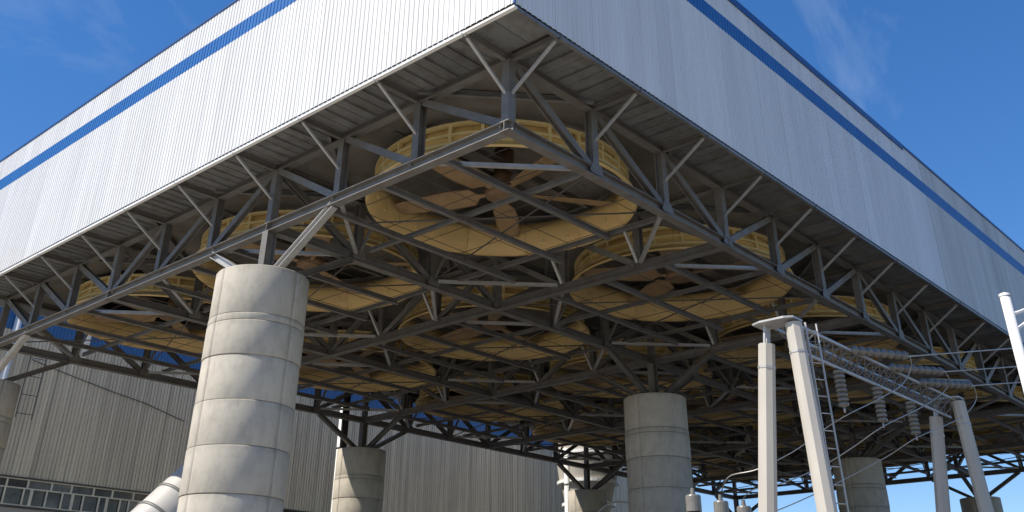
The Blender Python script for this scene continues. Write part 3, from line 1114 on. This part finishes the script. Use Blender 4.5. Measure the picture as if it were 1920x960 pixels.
drum = MB().lathe([(0.03, 0.0), (0.06, -0.006), (0.135, -0.016), (0.148, -0.03), (0.148, -0.088), (0.13, -0.100), (0.05, -0.104), (0.045, -0.135)], (0, 0, 0), 20).mesh('disc', 'porcelain')


def string(p, q, label, nd=8, me=None):
    """a string of discs from p to q (world), with clamps"""
    p, q = Vector(p), Vector(q)
    d = (q - p).normalized()
    L = (q - p).length
    t = thing('insulator_string', label, 'insulator', p, 'insulator strings of the gantry')
    rot = (-d).to_track_quat('Z', 'Y').to_euler()
    MB().rod(p, p + d * L, 0.018, 6).part('core_rod', 'galv', t)
    pit = (L - 0.2) / nd
    for k in range(nd):
        o = inst('disc', me or disc, t, d * (0.1 + pit * k))
        o.rotation_euler = rot
        o.scale = (1, 1, pit / 0.135)
    MB().rod(q - d * 0.1, q + d * 0.05, 0.03, 8).part('clamp', 'galv', t)
    return q


hang = []
for u0, v0, u1, v1, lb in ((1568, 672, 1583, 770, 'left hanging insulator string under the gantry beam'),
                           (1640, 706, 1652, 797, 'middle hanging insulator string under the gantry beam'),
                           (1702, 735, 1713, 820, 'right hanging insulator string under the gantry beam')):
    p = on(u0, v0, 1, GA)
    q = on(u1, v1, 1, GA)
    q = Vector((p.x, GA, q.z))
    p.z = GH - 0.5
    hang.append(string(p, q, lb, 8, drum))
ten = []
for u0, v0, u1, v1, lb in ((1592, 656, 1706, 668, 'upper level insulator string pulling right from the gantry beam'),
                           (1664, 689, 1772, 697, 'middle level insulator string pulling right from the gantry beam'),
                           (1722, 717, 1826, 723, 'lower level insulator string pulling right from the gantry beam')):
    p = on(u0, v0, 1, GA - 0.3)
    q = on(u1, v1, 1, GA - 0.95)
    ten.append(string(p, q, lb))
# line conductors going right, jumpers going back under the beam
for q, (u, v), lb in zip(ten, ((1960, 648), (1960, 683), (1960, 713)), ('upper', 'middle', 'lower')):
    e = on(u, v, 1, GA - 2.6)
    d = e - q
    c0 = q + d * 0.02
    pts = []
    for k in range(13):
        f = k / 12 * 6
        pts.append(q + d * f + Vector((0, 0, 0.02 * f * (f - 1))))
    MB().tube(pts, 0.022, 6).top('line_conductor', 'cable', f'{lb} pale conductor running out of the picture to the right', 'cable', group='conductors and jumpers of the gantry')


def spline(pts, n=8):
    P = [Vector(p) for p in pts]
    P = [P[0] * 2 - P[1]] + P + [P[-1] * 2 - P[-2]]
    o = []
    for i in range(1, len(P) - 2):
        for k in range(n):
            t_ = k / n
            a, b, c, d = P[i - 1], P[i], P[i + 1], P[i + 2]
            o.append(0.5 * (2 * b + (c - a) * t_ + (2 * a - 5 * b + 4 * c - d) * t_ ** 2 + (3 * b - a - 3 * c + d) * t_ ** 3))
    o.append(P[-2])
    return o


jp = [((1722, 667), (1708, 690), (1690, 722), (1640, 752), (1590, 777), (1548, 803), (1490, 845), (1420, 880), (1368, 893), (1352, 922)),
      ((1788, 696), (1780, 716), (1766, 738), (1725, 765), (1655, 800), (1600, 838), (1545, 872), (1470, 905), (1412, 918), (1394, 934)),
      ((1842, 722), (1830, 750), (1806, 780), (1762, 802), (1716, 822), (1665, 855), (1600, 890), (1520, 930), (1450, 960), (1380, 985))]
for k, (path, q, h) in enumerate(zip(jp, ten, hang)):
    n = len(path)
    pts = [q + Vector((0, 0, 0.0))]
    for i, (u, v) in enumerate(path[1:], 1):
        f = min(1, i / (4 if k != 1 else 4))
        a = GA - 0.95 * (1 - f) + (0 if i <= 4 else (i - 4) / 4 * (-2.0 - GA))
        pts.append(on(u, v, 1, a))
    MB().tube(spline(pts), 0.017, 6).top('jumper_cable', 'cable', ('left', 'middle', 'right')[k] + ' jumper cable drooping past the hanging insulators', 'cable', group='conductors and jumpers of the gantry')

# white mast at the right edge
ma = -10.5
p = on(1884, 556, 1, ma)
t = thing('white_mast', 'slim white pole with two arms at the right edge of the photo', 'mast', (p.x, ma, GZ))
MB().rod((p.x, ma, GZ), (p.x, ma, p.z), 0.145, 18, 0.125).part('pole', 'pipe', t)
MB().lathe([(0.14, 0), (0.14, 0.06), (0.05, 0.1), (0, 0.1)], (p.x, ma, p.z), 18).part('cap', 'pipe', t)
for u0, v0, u1, v1 in ((1897, 590, 1945, 572), (1905, 619, 1945, 588)):
    a, b = on(u0, v0, 1, ma), on(u1, v1, 1, ma)
    MB().rod(a, a + (b - a) * 1.8, 0.045, 8).part('arm', 'pipe', t)

# transformer bushings
for k, (u, v, lb) in enumerate(((1298, 914, 'left grey-capped bushing in front of the centre column'), (1350, 926, 'middle grey-capped bushing against the sky'),
                                (1393, 936, 'right grey-capped bushing beside the pale gantry pole'))):
    aa = -2.0
    p = on(u, v, 1, aa)
    t = thing('bushing', lb, 'bushing', (p.x, aa, GZ), 'transformer bushings')
    prof = [(0.16, GZ), (0.16, p.z - 3.4)]
    MB().rod((p.x, aa, GZ), (p.x, aa, p.z - 3.2), 0.13, 14).part('stand', 'galv', t)
    sh = []
    z = p.z - 3.2
    while z < p.z - 0.66:
        sh += [(0.15, z), (0.2, z + 0.03), (0.15, z + 0.07)]
        z += 0.09
    MB().lathe([(0, p.z - 3.2)] + sh + [(0.0, p.z - 0.62)], (p.x, aa, 0), 18, smooth=False).part('shed_stack', 'insul_dark', t)
    MB().lathe([(0, -0.62), (0.21, -0.62), (0.21, -0.24), (0.19, -0.20), (0.07, -0.18), (0.05, -0.02), (0, -0.02)], (p.x, aa, p.z), 18, smooth=False).part('cap', 'porcelain', t)

# far buildings seen under the platform
for k, (x, y, w, d, h, lb) in enumerate(((210, 60, 40, 14, 4.5, 'low grey building far behind the gantry legs'),
                                         (260, 10, 34, 16, 3.2, 'distant flat-roofed shed beyond the platform end'))):
    t = thing('far_building', lb, 'building', (x, y, GZ), 'distant buildings')
    MB().box((x, y, GZ), (x + d, y + w, GZ + h)).part('wall', 'far', t)
    MB().box((x - 0.4, y - 0.4, GZ + h), (x + d + 0.4, y + w + 0.4, GZ + h + 0.4)).part('roof', 'far', t)
    for q in range(5):
        yy = y + 3 + q * (w - 6) / 5
        MB().box((x - 0.05, yy, GZ + 1.2), (x + 0.1, yy + 2.2, GZ + 2.6)).part('window', 'glass', t)
